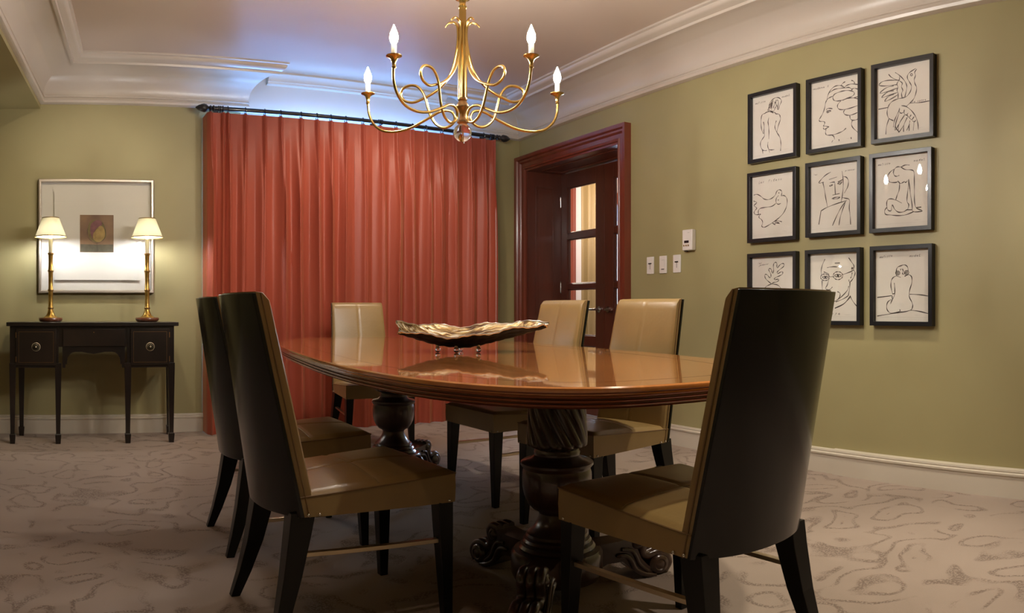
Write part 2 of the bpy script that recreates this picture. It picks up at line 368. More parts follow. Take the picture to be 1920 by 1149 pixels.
cs(rev).build('trim_5', M['mahogdk'], kind='structure', smooth=0, bevel=.0015)
HWD = (D1 - D0) / 2
rows = [(.25, .655), (.752, 1.196), (1.248, 1.685), (1.745, 2.19)]
def leaf(idx, sgn):
    """one glazed leaf; local origin at its hinge edge, x runs to the meeting stile"""
    e = empty('door_%d' % idx, (0, 0, 0), kind='structure')
    x_h = -D1 if sgn > 0 else -D0
    p = XR @ Vector((x_h, DD, 0)); e.location = p * K; e.rotation_euler = (0, 0, RWROT)
    Wd = HWD - .003; T0, T1 = 0, .045
    st = MB()
    def bx(x0, x1, z0, z1, y0=T0, y1=T1):
        a, b = sgn * x0, sgn * x1; st.box(min(a, b), max(a, b), y0, y1, z0, z1)
    gl0, gl1 = .105, Wd - .135
    bx(0.002, gl0, .01, DZ - .004); bx(gl1, Wd, .01, DZ - .004)
    zz = [.01] + [q for r_ in rows for q in r_] + [DZ - .004]
    for i in range(0, len(zz), 2): bx(gl0, gl1, zz[i], zz[i + 1])
    for z0, z1 in rows:                         # glazing beads
        for x0, x1, q0, q1 in ((gl0, gl0 + .01, z0, z1), (gl1 - .01, gl1, z0, z1), (gl0, gl1, z0, z0 + .01), (gl0, gl1, z1 - .01, z1)): bx(x0, x1, q0, q1, .012, .033)
    st.build('leaf_frame', M['mahogdk'], e, smooth=0, bevel=.003)
    for z0, z1 in rows:
        a, b = sgn * gl0, sgn * gl1
        MB().box(min(a, b), max(a, b), .020, .023, z0, z1).build('pane', M['glass'], e, smooth=0)
    hx = sgn * (Wd - .062)
    h = MB(); h.tube([(hx, 0, 1.0), (hx, -.014, 1.0)], .028, 20); h.tube([(hx, -.01, 1.0), (hx, -.055, 1.0)], .011, 12)
    h.tube([(hx, -.05, 1.0), (hx - sgn * .02, -.054, 1.0), (hx - sgn * .115, -.052, .998)], [.011, .011, .008], 12)
    h.build('handle', M['chrome'], e)
    for z in (.35, 1.22, 2.06):
        hg = MB(); hg.tube([(sgn * .004, -.008, z - .05), (sgn * .004, -.008, z + .05)], .008, 10); hg.sphere((sgn * .004, -.008, z + .055), .008, 8, 6); hg.sphere((sgn * .004, -.008, z - .055), .008, 8, 6)
        hg.build('hinge', M['chrome'], e)
    return e
leaf(1, 1); leaf(2, -1)
# hall beyond the doors
HN = 6.0
hl = MB(); rwbox(hl, 7.95, 12.0, HN, HN + .1, 0, 3.2); rwbox(hl, 3.5, 7.2, HN, HN + .1, 0, 3.2); rwbox(hl, 7.2, 7.95, HN, HN + .1, 0, .45); rwbox(hl, 7.2, 7.95, HN, HN + .1, 2.35, 3.2)
hl.build('wall_hall', M['lilac'], kind='structure', smooth=0)
h2 = MB(); rwbox(h2, 11.9, 12.0, DR + .45, HN, 0, 3.2); rwbox(h2, 3.5, 3.6, DR + .45, HN, 0, 3.2); rwbox(h2, 6.9, 12.0, DR + .40, DR + .45, 0, 3.2)
h2.build('wall_hall_side', M['lilac'], kind='structure', smooth=0)
h3 = MB(); rwbox(h3, 3.5, 12.0, DR + .45, HN + .1, 3.2, 3.3); h3.build('ceiling_hall', M['ceil'], kind='structure', smooth=0)
h4 = MB(); rwbox(h4, 8.88, 9.3, HN - .05, HN, 0, 3.1); rwbox(h4, 7.95, 8.06, HN - .04, HN, 0, 2.5); rwbox(h4, 7.1, 7.2, HN - .04, HN, 0, 2.5); rwbox(h4, 7.1, 8.06, HN - .04, HN, 2.35, 2.5)
h4.build('trim_6', M['mahog'], kind='structure', smooth=0, bevel=.004)
h5 = MB(); rwbox(h5, 7.2, 7.95, HN + .02, HN + .025, .45, 2.35)
h6 = h5.build('window_2', M['glass'], kind='structure', smooth=0)
hx_, hy_, _ = rw(7.6, HN + .6)
a_ = area('hall_daylight', (hx_, hy_, 1.6), rw(7.0, 4.0, 1.2), 160, 1.0, 1.8, (.55, .75, 1))
cx_, cy_, _ = rw(8.0, 5.0)
l_ = bpy.data.lights.new('hall_fill', 'POINT'); l_.energy = 70; l_.color = (1, .85, .7); l_.shadow_soft_size = .15  # unseen point light without a fixture, added to brighten the hall
o_ = bpy.data.objects.new('hall_fill', l_); scn.collection.objects.link(o_); o_.location = Vector((cx_, cy_, 2.4)) * K
def drape(name, x0, x1, z0, z1, npl, amp, m, parent, seed, y=0, rows_=14):
    rr = random.Random(seed); ph = [rr.uniform(-.15, .15) for _ in range(npl + 1)]
    mb = MB(); G = []
    for j in range(rows_ + 1):
        z = z0 + (z1 - z0) * j / rows_; row = []
        for i in range(npl * 12 + 1):
            u = i / 12; row.append((x0 + (x1 - x0) * i / (npl * 12) + .01 * sin(u * 2.1 + j * .2), y + amp * sin(2 * pi * u + ph[int(u) % len(ph)]) + .3 * amp * sin(5 * u), z))
        G.append(row)
    return mb.grid(G).build(name, m, parent, smooth=80)
dr = empty('drape', rw(8.31, HN - .1), RWROT, 'gold drape hanging in the hall, seen through the glazed double doors', 'curtain')
d_ = drape('panel', -.30, .30, .02, 2.85, 5, .04, M['goldcurt'], dr, 3)
sd = d_.modifiers.new('thick', 'SOLIDIFY'); sd.thickness = .006
rd = MB(); rd.tube([(-.4, 0, 2.87), (.4, 0, 2.87)], .015, 10); rd.box(-.38, -.36, 0, .1, 2.86, 2.88); rd.box(.36, .38, 0, .1, 2.86, 2.88); rd.build('rod', M['iron'], dr)

# ------------------------------------------------------------------ wall plates and thermostat
def wallthing(name, s, z, label, cat, group=None):
    return empty(name, rw(s, DR, z), RWROT, label, cat, group)
def plate(s, label, kind):
    e = wallthing('dimmer_switch', s, 1.337, label, 'light switch', 'light switches beside the door')
    MB().box(-.042, .042, -.008, 0, -.066, .066).build('cover_plate', M['plastic'], e, bevel=.003)
    if kind == 0:
        MB().box(-.016, .016, -.011, -.007, -.040, .030).build('paddle', M['plastic'], e, bevel=.002)
        MB().box(-.016, .016, -.0125, -.0105, -.037, -.032).build('indicator', M['dark'], e, smooth=0)
        MB().box(-.018, .018, -.0092, -.0078, .034, .036).build('seam', M['pencil'], e, smooth=0)
    else:
        MB().box(-.0012, .0012, -.0095, -.0075, -.03, .012).build('slot', M['dark'], e, smooth=0)
        MB().box(-.015, .015, -.016, -.007, .010, .018).build('slider', M['dark'], e, bevel=.001)
plate(4.540, 'white dimmer plate nearest the door casing, slider halfway up', 1)
plate(4.389, 'white paddle switch plate, the middle one of three beside the door', 0)
plate(4.233, 'white dimmer plate below and left of the thermostat, slider near the top', 1)
e = wallthing('thermostat', 4.085, 1.50, 'white wall thermostat with a small dark display and three buttons above the switches', 'thermostat')
MB().box(-.052, .052, -.040, 0, -.075, .075).build('body', M['plastic'], e, bevel=.006)
MB().box(-.030, .018, -.0415, -.039, -.022, -.004).build('display', M['dark'], e, smooth=0)
for x in (-.032, -.008, .014): MB().tube([(x, -.044, -.040), (x, -.038, -.040)], .006, 10).build('button', M['gild'], e)
MB().box(.006, .026, -.0408, -.0395, .050, .053).build('badge', M['pencil'], e, smooth=0)
MB().box(-.040, -.02, -.03, -.01, -.082, -.074).build('dial', M['dark'], e, smooth=0)

# ------------------------------------------------------------------ framed drawings
GL = {'m': ([(0, 0), (0, .6), (.05, .3), (.25, .6), (.33, .1), (.38, .4), (.6, .6), (.66, 0)],), 'a': ([(.5, .5), (.2, .6), (.02, .3), (.2, 0), (.5, .4), (.55, 0)],),
 't': ([(.25, 1), (.2, .1), (.45, 0)], [(0, .65), (.5, .75)]), 'i': ([(.2, .6), (.2, 0)], [(.2, .85), (.24, .9)]), 's': ([(.5, .6), (.15, .5), (.4, .25), (.02, 0)],),
 'e': ([(.02, .3), (.5, .35), (.3, .6), (.02, .3), (.2, 0), (.55, .1)],), 'o': ([(.3, .6), (.03, .3), (.25, 0), (.5, .3), (.3, .6)],), 'd': ([(.5, .5), (.2, .6), (.02, .25), (.3, 0), (.5, .3), (.55, 1), (.52, 0)],),
 'L': ([(.1, 1), (.05, 0), (.6, .1)],), 'l': ([(.2, 1), (.2, 0)],), 'X': ([(0, .9), (.55, 0)], [(.5, 1), (0, 0)]), 'p': ([(.05, .6), (0, -.4)], [(.05, .5), (.45, .55), (.4, .1), (.05, .1)]),
 'P': ([(.1, 1), (.05, 0)], [(.05, 1), (.55, .85), (.1, .45)]), 'g': ([(.5, .55), (.1, .5), (.15, .1), (.48, .3), (.45, -.35), (.05, -.3)],), 'G': ([(.55, .9), (.1, .6), (.15, .05), (.55, .15), (.55, .45), (.3, .42)],),
 'n': ([(.02, 0), (.05, .6), (.1, .35), (.4, .6), (.45, 0)],), 'r': ([(.05, 0), (.05, .6), (.1, .4), (.4, .6)],), 'c': ([(.5, .55), (.15, .5), (.1, .1), (.5, .05)],), 'y': ([(.05, .6), (.25, .2)], [(.5, .6), (.1, -.4)]),
 'j': ([(.3, .6), (.28, -.3), (.0, -.3)], [(.3, .85), (.34, .9)]), ' ': ()}
def text(word, a, b, hh):
    n = len(word); out = []
    for i, ch in enumerate(word):
        for st in GL[ch]:
            out.append(('w', [(a[0] + (b[0] - a[0]) * (i + x * 1.05) / n + .25 * y * hh, a[1] + (b[1] - a[1]) * (i + x) / n - y * hh) for x, y in st]))
    return out
def ell(cx, cy, rx, ry=None, n=14): return [(cx + rx * cos(2 * pi * i / n), cy + (ry or rx) * sin(2 * pi * i / n)) for i in range(n + 1)]
def S(txt):
    return [[tuple(float(q) for q in p.split(',')) for p in st.split()] for st in txt.split(';') if st.strip()]
ART = []
ART.append((3.28, 2.195, [(127, 288), (625, 160), (612, 922), (120, 1015)], S('275,455 315,430 325,350 350,310 385,282 430,275 460,300 460,330 440,370 425,415 415,400 430,330 415,300;300,430 330,360 370,310 345,400;312,425 335,375 355,330;390,320 385,350 365,400 385,350 400,330;405,300 400,340 410,380;395,380 375,430 345,435;275,455 330,430 350,440 385,450 395,465;285,450 330,440 370,455;360,330 340,395 350,415;275,460 240,475 225,520 222,600 232,660 250,700;252,560 260,620 255,670 262,720 235,765 215,800 215,850 235,890 240,935;235,890 260,898 285,895;315,510 305,560 312,620 315,680 312,760;303,795 298,840 310,880 340,888 375,882;310,880 318,920;395,465 430,468 445,490 448,530 425,600 405,680;402,545 388,590 385,630 405,680 435,730 448,780 450,840 444,898'),
  text('matisse', (155, 362), (282, 328), 28) + text('modeL', (468, 278), (565, 252), 26), 'back view of a standing dark-haired figure, top row, nearest the door'))
ART.append((2.785, 2.195, [(128, 238), (703, 108), (690, 918), (117, 1012)], S('385,375 345,395 315,420 297,460 285,520 262,580 235,625 218,655 228,672 280,675 282,700 268,725 285,725 335,735;268,745 275,765 300,755 335,735;300,765 293,800 300,825 330,832 390,825 450,805 500,780 535,748;365,832 390,845 400,880;380,890 365,915;450,878 452,900;590,852 593,875;305,535 330,518 380,522;310,550 330,545 362,548 320,570 312,550 335,560;318,415 330,360 365,300 410,262 460,250 500,258 522,272;350,335 400,300 460,285 530,275;485,248 510,220 535,205;525,268 560,245 610,232 680,238;605,190 630,200 642,225;525,280 570,272 600,285 612,305;612,290 640,282 678,292;385,385 410,350 470,325 530,310 590,310 630,325 635,350 610,375 550,400 480,425 430,432 395,420 385,385;480,430 445,470 440,505 465,530 520,530 600,510 678,480;500,425 560,400 620,395 678,405;630,395 678,378;530,530 510,555 520,585 560,598 610,590 668,565;580,600 585,635 610,655 650,650 672,640;610,655 598,700 615,745 668,795'),
  text('madame X', (150, 308), (345, 268), 26), 'profile of a face with large curls of hair, top row, middle'))
ART.append((2.297, 2.195, [(132, 240), (768, 118), (748, 932), (120, 1022)], S('600,228 575,265 583,300 568,345 575,390 592,430 585,490 560,555 520,600 472,642;590,222 530,258 495,295 492,335 515,375 535,420 520,480 480,530 430,550 370,562 310,590 275,625 255,670 247,720 265,775 320,803;350,268 400,300 450,350 478,400 480,450 458,535;272,288 310,325 390,355 400,310;390,355 430,385 420,425 435,465 420,500 425,550;390,360 368,395 380,430 368,465 380,500 378,555;390,355 280,355 200,370 160,400 165,415 240,418 368,402;330,415 240,440 165,500 260,480 380,438;330,470 250,490 185,548 280,520 370,490;330,510 260,540 222,590 300,560 375,515;145,678 255,657;515,605 620,600 738,578;415,635 470,645 530,690 575,755 598,830 602,900;392,660 388,690 355,750 330,810 318,875;390,700 410,720 445,705;448,680 445,720 470,740 490,715;475,735 500,765 525,735;505,770 530,790 558,755;535,800 560,812 578,790;388,720 350,820 335,910 385,840;450,740 385,840 378,930 440,850;480,765 440,850 435,925;510,800 500,850 498,915;505,840 470,910;555,815 545,910;350,810 345,880 390,930;270,780 240,860 228,955') + [ell(538, 292, 12)],
  text('le cygne', (540, 602), (700, 572), 22), 'long-necked bird with spread wings, top row, farthest from the door'))
ART.append((3.285, 1.671, [(123, 212), (648, 122), (645, 968), (123, 1022)], S('142,442 185,432 230,455 270,490 320,500 370,480 410,440 430,390 460,368 488,385 490,420 482,450;482,450 515,443 545,470 555,520 545,590 510,670 450,740 375,800 300,850 265,860 243,845 255,800 240,760 208,735 215,705 230,690 205,690 200,650 225,615 290,600 370,585 420,545;450,445 425,480 420,530 445,558 480,545;140,520 180,540 145,580 180,610 160,640 145,670 165,697 210,695;405,780 450,775 490,785;375,802 410,825 408,800 465,810;430,795 460,800') + [ell(455, 410, 3), ell(448, 503, 3)],
  text('Les', (205, 295), (275, 280), 34) + text('PiGeon', (325, 272), (500, 240), 36), 'pair of simple rounded birds, middle row, nearest the door'))
ART.append((2.79, 1.677, [(108, 208), (683, 122), (677, 972), (105, 1025)], S('352,262 290,300 240,350 208,398 268,388;330,355 425,322;255,385 275,480 290,580 310,690;340,395 390,385 398,400 405,535;370,545 455,525;360,592 400,575 458,568 430,588 375,595;335,430 372,418 350,438 335,430;430,405 485,378 460,410 430,405;435,385 490,355;485,250 495,330 497,440 485,560 470,632;500,318 535,325 558,370 550,440 510,520;232,742 300,700 420,650 540,610;232,742 205,910;525,620 470,700 420,800 368,922;525,620 490,720 460,820 445,915;480,575 520,582 568,602 565,700 575,800 580,905'),
  text('les', (145, 305), (195, 298), 18) + text('pioneer', (522, 252), (640, 234), 22), 'angular face under a cap, centre of the nine'))
ART.append((2.31, 1.676, [(110, 188), (750, 105), (748, 992), (110, 1032)], S('522,262 470,262 420,285 385,282 350,305 332,350 345,388 370,398 402,385;340,312 295,345 265,395 268,440 300,470 370,470 385,455 410,482 440,475 460,460 475,472 498,450;420,285 470,315 540,320 572,345 576,450 576,600 580,720 600,780 660,808 655,820 560,820 550,740 530,600 520,500 512,432 510,500 495,620 492,700 512,740 500,790 480,805;655,768 600,775;405,485 400,560 375,630 360,680;360,680 430,720;360,685 310,668 265,680 252,730 265,800 305,810 318,740 345,790 390,828 450,825 490,800;255,770 228,810 240,855 300,862 390,870 480,860 570,822;490,800 550,800'),
  text('matisse', (148, 275), (300, 252), 32) + text('modeL', (570, 222), (708, 202), 30), 'seated figure leaning on an arm, middle row, farthest right'))
ART.append((3.285, 1.137, [(240, 290), (1215, 205), (1240, 1765), (250, 1810)], S('700,915 620,850 560,790 538,720 555,685 600,700 650,760 680,740 680,680 640,600 625,565 650,540 690,560 705,620 725,655 745,580 735,480 750,410 785,385 815,415 815,480 830,520 880,450 940,410 980,430 960,490 880,560 825,620 840,660 900,620 950,615 940,670 880,710 800,750 758,790 780,808 850,790 862,820 820,855 740,880 700,915;700,915 620,950 555,1005 500,1150 490,1300 560,1450 720,1520 880,1450 950,1300 960,1150 905,1000 830,930 700,915'),
  text('les', (375, 445), (470, 425), 40) + text('jardinier', (400, 492), (630, 440), 42), 'branching leaf sprouting from a round form, bottom row, nearest the door'))
ART.append((2.793, 1.137, [(108, 155), (675, 128), (672, 998), (108, 1000)], S('285,218 255,290 240,360 245,420;338,442 382,440;492,415 580,380 620,355;250,490 252,580 265,680 300,760 380,760 460,710 540,620 560,560;330,480 310,550 290,590 330,610 365,580 370,570;560,202 595,260 620,305 612,355;612,355 632,385 625,430 600,480 570,510 562,480;600,390 590,440 580,460;575,510 568,600 555,680;555,680 500,720 410,760;575,690 500,790 400,840;575,700 510,775 420,830;575,680 600,740 655,820;310,325 380,315 430,318;400,270 460,268;270,380 320,400 330,420;600,320 590,345 610,330 595,360;430,630 460,650 455,700 420,740') + [ell(285, 448, 52, 42), ell(437, 428, 55, 50), ell(290, 448, 35, 14), ell(437, 428, 38, 16), ell(290, 448, 9), ell(437, 428, 10), ell(290, 448, 4), ell(437, 428, 4)],
  text('matisse', (200, 945), (475, 920), 40), 'bearded face with round spectacles and a scarf, bottom row, middle'))
ART.append((2.306, 1.137, [(115, 150), (773, 108), (768, 1037), (112, 1030)], S('370,455 370,400 385,355 430,332 470,320 505,345 512,395;370,460 330,485 308,530 305,600 325,690;370,460 425,480;470,465 520,445 555,475 555,550 530,640 525,720 555,790 565,840 540,890 440,915 415,900 412,882 405,910 310,930 265,900 250,850 265,790 310,755;345,550 352,620 348,700 315,770 298,815;325,690 348,680;318,745 320,710;430,370 420,390;445,370 455,405 445,430 460,440 480,415;135,733 315,710;530,690 640,695 748,713;135,965 310,935 440,915;540,890 640,905 748,935') + [ell(388, 425, 25), ell(495, 418, 25), ell(388, 425, 10), ell(495, 418, 10)],
  text('matisse', (165, 243), (330, 218), 32) + text('modeL', (530, 222), (668, 212), 32), 'seated figure seen from behind, bottom row, farthest right'))
FWd, FHt, FTh, FBd = .418, .462, .040, .025
def unquad(q, p):
    """place of a point of the tilted sheet on the flat sheet (0..1, from the left and from the top)"""
    (x0, y0), (x1, y1), (x2, y2), (x3, y3) = q; u = v = .5
    for _ in range(12):
        X = (1 - u) * (1 - v) * x0 + u * (1 - v) * x1 + u * v * x2 + (1 - u) * v * x3; Y = (1 - u) * (1 - v) * y0 + u * (1 - v) * y1 + u * v * y2 + (1 - u) * v * y3
        a = (1 - v) * (x1 - x0) + v * (x2 - x3); b = (1 - u) * (x3 - x0) + u * (x2 - x1); c_ = (1 - v) * (y1 - y0) + v * (y2 - y3); d = (1 - u) * (y3 - y0) + u * (y2 - y1)
        D = a * d - b * c_; ex, ey = p[0] - X, p[1] - Y; u += (d * ex - b * ey) / D; v += (a * ey - c_ * ex) / D
    return u, v
def ribbon(mb, pts, w, y):
    P = [Vector((p[0], p[1])) for p in pts]; n = len(P); A = []; B = []
    for i in range(n):
        t = P[min(i + 1, n - 1)] - P[max(i - 1, 0)]
        if t.length < 1e-9: t = Vector((1, 0))
        t.normalize(); q = Vector((-t.y, t.x)) * (w * (.8 + .35 * sin(i * .9 + P[0].x * 60)) / 2)
        A.append((P[i].x + q.x, y, P[i].y + q.y)); B.append((P[i].x - q.x, y, P[i].y - q.y))
    mb.grid([A, B])
for k_, (s, z, quad, strokes, words, what) in enumerate(ART):
    e = wallthing('framed_drawing', s, z, 'black framed ink drawing: ' + what, 'picture', 'black framed ink drawings on the green wall')
    w2, h2, b = FWd / 2, FHt / 2, FBd
    rg = []
    for (sx, sz) in ((-1, -1), (1, -1), (1, 1), (-1, 1)):
        rg.append([(sx * (w2 - i), y, sz * (h2 - i)) for i, y in ((0, 0), (0, -FTh), (b, -FTh), (b, -.008), (b, 0))])
    fm = MB()
    n5 = 5; fm.add([p for r_ in rg for p in r_], [(a * n5 + j, a * n5 + (j + 1) % n5, ((a + 1) % 4) * n5 + (j + 1) % n5, ((a + 1) % 4) * n5 + j) for a in range(4) for j in range(n5)])
    fm.build('frame', M['blackfr'], e, smooth=0, bevel=.0012)
    pw, ph = w2 - b, h2 - b
    MB().box(-pw, pw, -.014, -.003, -ph, ph).build('paper', M['paper'], e, smooth=0)
    ink = MB(); yy = -.0145
    def place(p):
        u, v = unquad(quad, p); return (-pw + 2 * pw * min(max(u, .01), .99), ph - 2 * ph * min(max(v, .01), .99))
    for st in strokes:
        pts = [place(p) for p in st]
        if len(pts) > 2: pts = [(q.x, q.y) for q in catmull([(a, c2) for a, c2 in [(p[0], p[1]) for p in pts]], 4)]
        ribbon(ink, pts, .0056, yy)
    for _, st in words: ribbon(ink, [place(p) for p in st], .0026, yy)
    ink.build('ink_lines', M['ink'], e, smooth=0)
    pc = MB(); x = pw * .62
    ribbon(pc, [(x - .035 + i * .006, -ph * .83 + .004 * (i % 2)) for i in range(9)], .0012, yy)
    ribbon(pc, [(-pw * .93, -ph * .88), (pw * .93, -ph * .88)], .0006, yy)
    pc.build('pencil_marks', M['pencil'], e, smooth=0)
    MB().box(-pw, pw, -.0205, -.0195, -ph, ph).build('glass', M['glass'], e, smooth=0)

# ------------------------------------------------------------------ framed tulip on the back wall
e = empty('framed_painting', (.3625, DB, 1.589), 0, 'wide silver framed small tulip painting floating on a large cream mat, above the console table', 'picture')
w2, h2 = .4655, .458; rg = []
for (sx, sz) in ((-1, -1), (1, -1), (1, 1), (-1, 1)):
    rg.append([(sx * (w2 - i), y, sz * (h2 - i)) for i, y in ((0, 0), (0, -.045), (.006, -.05), (.020, -.05), (.024, -.044), (.026, 0))])
fm = MB(); n5 = 6; fm.add([p for r_ in rg for p in r_], [(a * n5 + j, a * n5 + (j + 1) % n5, ((a + 1) % 4) * n5 + (j + 1) % n5, ((a + 1) % 4) * n5 + j) for a in range(4) for j in range(n5)])
fm.build('frame', M['silver'], e, smooth=0, bevel=.001)
MB().box(-w2 + .024, w2 - .024, -.012, -.004, -h2 + .024, h2 - .024).build('backing', M['mat'], e, smooth=0)
MB().box(-.338, .354, -.030, -.012, -.353, .366).build('float_mat', M['mat'], e, smooth=0)
pm_ = mat('painting_ground', (.20, .11, .055), .5); noisy(pm_, (.16, .085, .05), (.26, .15, .07), 9, detail=4)
MB().box(-.1315, .1395, -.033, -.029, -.129, .171).build('painting', pm_, e, bevel=.001)
def blob(name, pts, col, y):
    P = catmull([(a, c2) for a, c2 in pts], 5, True) if name != 'ground_strip' else [Vector(p) for p in pts]; mm = mat(name + '_paint', col, .6)
    noisy(mm, tuple(q * .75 for q in col), tuple(min(1, q * 1.2) for q in col), 30)
    mb = MB(); mb.add([(p.x, y, p.y) for p in P], [tuple(range(len(P)))]); mb.build(name, mm, e, smooth=0)
blob('ground_strip', [(-.128, -.125), (.136, -.125), (.136, -.066), (.0, -.068), (-.128, -.064)], (.085, .075, .045), -.0333)
blob('tulip_back', [(-.07, .04), (-.055, .11), (0, .135), (.05, .115), (.078, .04), (.07, -.02), (.0, -.05), (-.05, -.02)], (.17, .13, .045), -.0335)
blob('tulip_side', [(-.045, .09), (0, .13), (.04, .12), (.045, .09), (.0, .06), (-.02, 0), (-.03, -.02), (-.045, .02)], (.20, .075, .085), -.0338)
blob('tulip_front', [(-.025, .02), (.0, .055), (.04, .085), (.068, .04), (.065, -.01), (.03, -.045), (-.005, -.04), (-.028, -.015)], (.36, .24, .075), -.0341)
ln = MB(); ribbon(ln, [(q.x, q.y) for q in catmull([(-.055, .10), (-.072, .04), (-.065, -.01), (-.03, -.045), (.01, -.055), (.05, -.035), (.072, .0), (.07, .06), (.045, .11)], 5)], .003, -.0344)
ribbon(ln, [(q.x, q.y) for q in catmull([(.045, .085), (.0, .055), (-.025, .015), (-.028, -.02)], 5)], .002, -.0345); ribbon(ln, [(.005, -.055), (.008, -.125)], .003, -.0344)
ln.build('outline', M['ink'], e, smooth=0)
MB().box(-w2 + .024, w2 - .024, -.041, -.040, -h2 + .024, h2 - .024).build('glass', M['glass'], e, smooth=0)

# ------------------------------------------------------------------ console table
cx0, cy0 = .31, 5.70
e = empty('console_table', (cx0, cy0, 0), 0, 'dark wood console table with tapered spade-foot legs under the tulip picture', 'table')
X = lambda x: x - cx0
MB().box(X(-.333), X(.952), -.02, .42, .876, .905).build('top', M['ebony'], e, bevel=.004)
bd = MB(); bd.box(X(-.308), X(.055), .012, .38, .566, .876); bd.box(X(.565), X(.922), .012, .38, .566, .876); bd.box(X(.055), X(.565), .012, .38, .72, .876)
bd.build('case', M['ebony'], e, smooth=0, bevel=.002)
arch = [(X(.083), .722), (X(.083), .566), (X(.105), .566), (X(.106), .592), (X(.118), .592), (X(.118), .612)] + [(X(.118) + .06 * (1 - cos(a)), .612 + .072 * sin(a)) for a in (0.4, .8, 1.2, pi / 2)] + [(X(.23), .684), (X(.27), .676), (X(.317), .669), (X(.36), .676), (X(.40), .684)]
a2 = [(X(.634) - (p[0] - X(0)), p[1]) for p in arch][:12]
poly = arch + [p for p in reversed(a2) if p[0] > X(.40)]
MB().extrude(poly, 'y', .012, .03).build('apron', M['ebony'], e, smooth=0)
for i, (x0, x1) in enumerate(((-.262, .037), (.593, .885))):
    d = MB().box(X(x0), X(x1), -.002, .013, .585, .855).build('door', M['ebony2'], e, bevel=.002)
    st = MB(); q0, q1, r0, r1 = X(x0) + .02, X(x1) - .02, .605, .835
    for bx_ in ((q0, q1, r0, r0 + .002), (q0, q1, r1 - .002, r1), (q0, q0 + .002, r0, r1), (q1 - .002, q1, r0, r1)): st.box(bx_[0], bx_[1], -.0028, -.001, bx_[2], bx_[3])
    st.build('stringing', M['brassdk'], d, smooth=0)
    xm = X((x0 + x1) / 2)
    kb = MB()
    for r1_, r2_, y0_, y1_ in ((.033, .028, -.003, -.008), (.028, .024, -.008, -.006), (.022, .018, -.006, -.012), (.018, .010, -.012, -.010), (.010, .006, -.010, -.020)):
        kb.loft([[(xm + r_ * cos(2 * pi * j / 24), y_, .722 + r_ * sin(2 * pi * j / 24)) for j in range(24)] for r_, y_ in ((r1_, y0_), (r2_, y1_))])
    kb.build('knob', M['knob'], d)
    for z in (.63, .81):
        xx = X(x0) if i == 0 else X(x1)
        MB().box(xx - .003, xx + .003, -.004, .0, z - .02, z + .02).build('hinge', M['brassdk'], d, smooth=0)
dw = MB().box(X(.088), X(.548), -.002, .013, .727, .853).build('drawer', M['ebony2'], e, bevel=.002)
MB().tube([(X(.317), -.004, .83), (X(.317), 0, .83)], .004, 10).build('keyhole', M['brassdk'], dw)
for (x, y) in ((-.288, .025), (.052, .025), (.573, .025), (.902, .025), (-.235, .395), (.942, .395)):
    lg = MB(); xx = X(x)
    def sq(w_, z): return [(xx + sx * w_, y + sy * w_, z) for sx, sy in ((-1, -1), (1, -1), (1, 1), (-1, 1))]
    lg.loft([sq(.024, .60), sq(.024, .566), sq(.016, .085), sq(.016, .075), sq(.023, .068), sq(.018, 0)])
    lg.build('leg', M['ebony'], e, smooth=0, bevel=.001)

# ------------------------------------------------------------------ buffet lamps
def buffet_lamp(x, y, label):
    e = empty('table_lamp', (x, y, .905), 0, label, 'lamp', 'gilt buffet lamps on the console table')
    MB().lathe([(.07, 0), (.085, .006), (.092, .02), (.090, .031), (.07, .033)]).build('base', M['brownwd'], e)
    MB().lathe([(.06, .032), (.052, .038), (.036, .048), (.028, .062), (.021, .085), (.0185, .1)]).build('bell', M['gold'], e)
    rr = [.095, .234, .382, .518]; pr = []
    for i in range(3):
        a, b = rr[i], rr[i + 1]
        pr += [(.0195, a), (.0225, a + .006), (.0225, a + .012), (.018, a + .02), (.0165, (a + b) / 2), (.018, b - .008)]
    pr += [(.0195, .515), (.0235, .519), (.0235, .524), (.018, .528)]
    MB().lathe(pr, seg=20).build('stem', M['gold'], e)
    for z in rr[:3] + [.515]: MB().lathe([(.019, z + .003), (.0235, z + .006), (.0235, z + .012), (.019, z + .015)], seg=20).build('ring', M['brassdk'], e)
    MB().lathe([(.0155, .527), (.0155, .64)], seg=16).build('candle', M['candle'], e)
    sh = MB(); z0, z1, r0, r1, t = .650, .800, .122, .0645, .003
    sh.loft([[(r * cos(2 * pi * j / 40), r * sin(2 * pi * j / 40), z) for j in range(40)] for r, z in ((r0, z0), (r1, z1))], caps=False)
    so = sh.build('shade', M['shade'], e)
    for r, z in ((r0, z0), (r1, z1)):
        dz = .008 if z == z0 else -.006
        MB().loft([[(q * cos(2 * pi * j / 40), q * sin(2 * pi * j / 40), zz) for j in range(40)] for q, zz in ((r + .002, z), (r + .002 - dz * .38, z + dz), (r - .001 - dz * .38, z + dz), (r - .001, z), (r + .002, z))], caps=False).build('shade_trim', M['gild'], so)
    hp = MB()
    for k in range(3): hp.tube([(0, 0, .775), (.07 * cos(k * 2.094), .07 * sin(k * 2.094), .785)], .0015, 6)
    hp.build('shade_holder', M['brassdk'], e)
    bl = MB(); bl.lathe([(.008, .64), (.016, .66), (.0175, .68), (.012, .70), (.002, .725)], seg=16); bl.build('bulb', M['lampbulb'], e)
    return e
M['lampbulb'] = mat('lamp_bulb', (1, 1, 1), .3, emit=330, ecol=(.97, .97, 1))
buffet_lamp(-.004, 5.9, 'gilt bamboo table lamp with cream shade, left end of the console')
buffet_lamp(.741, 5.9, 'gilt bamboo table lamp with cream shade, right end of the console')

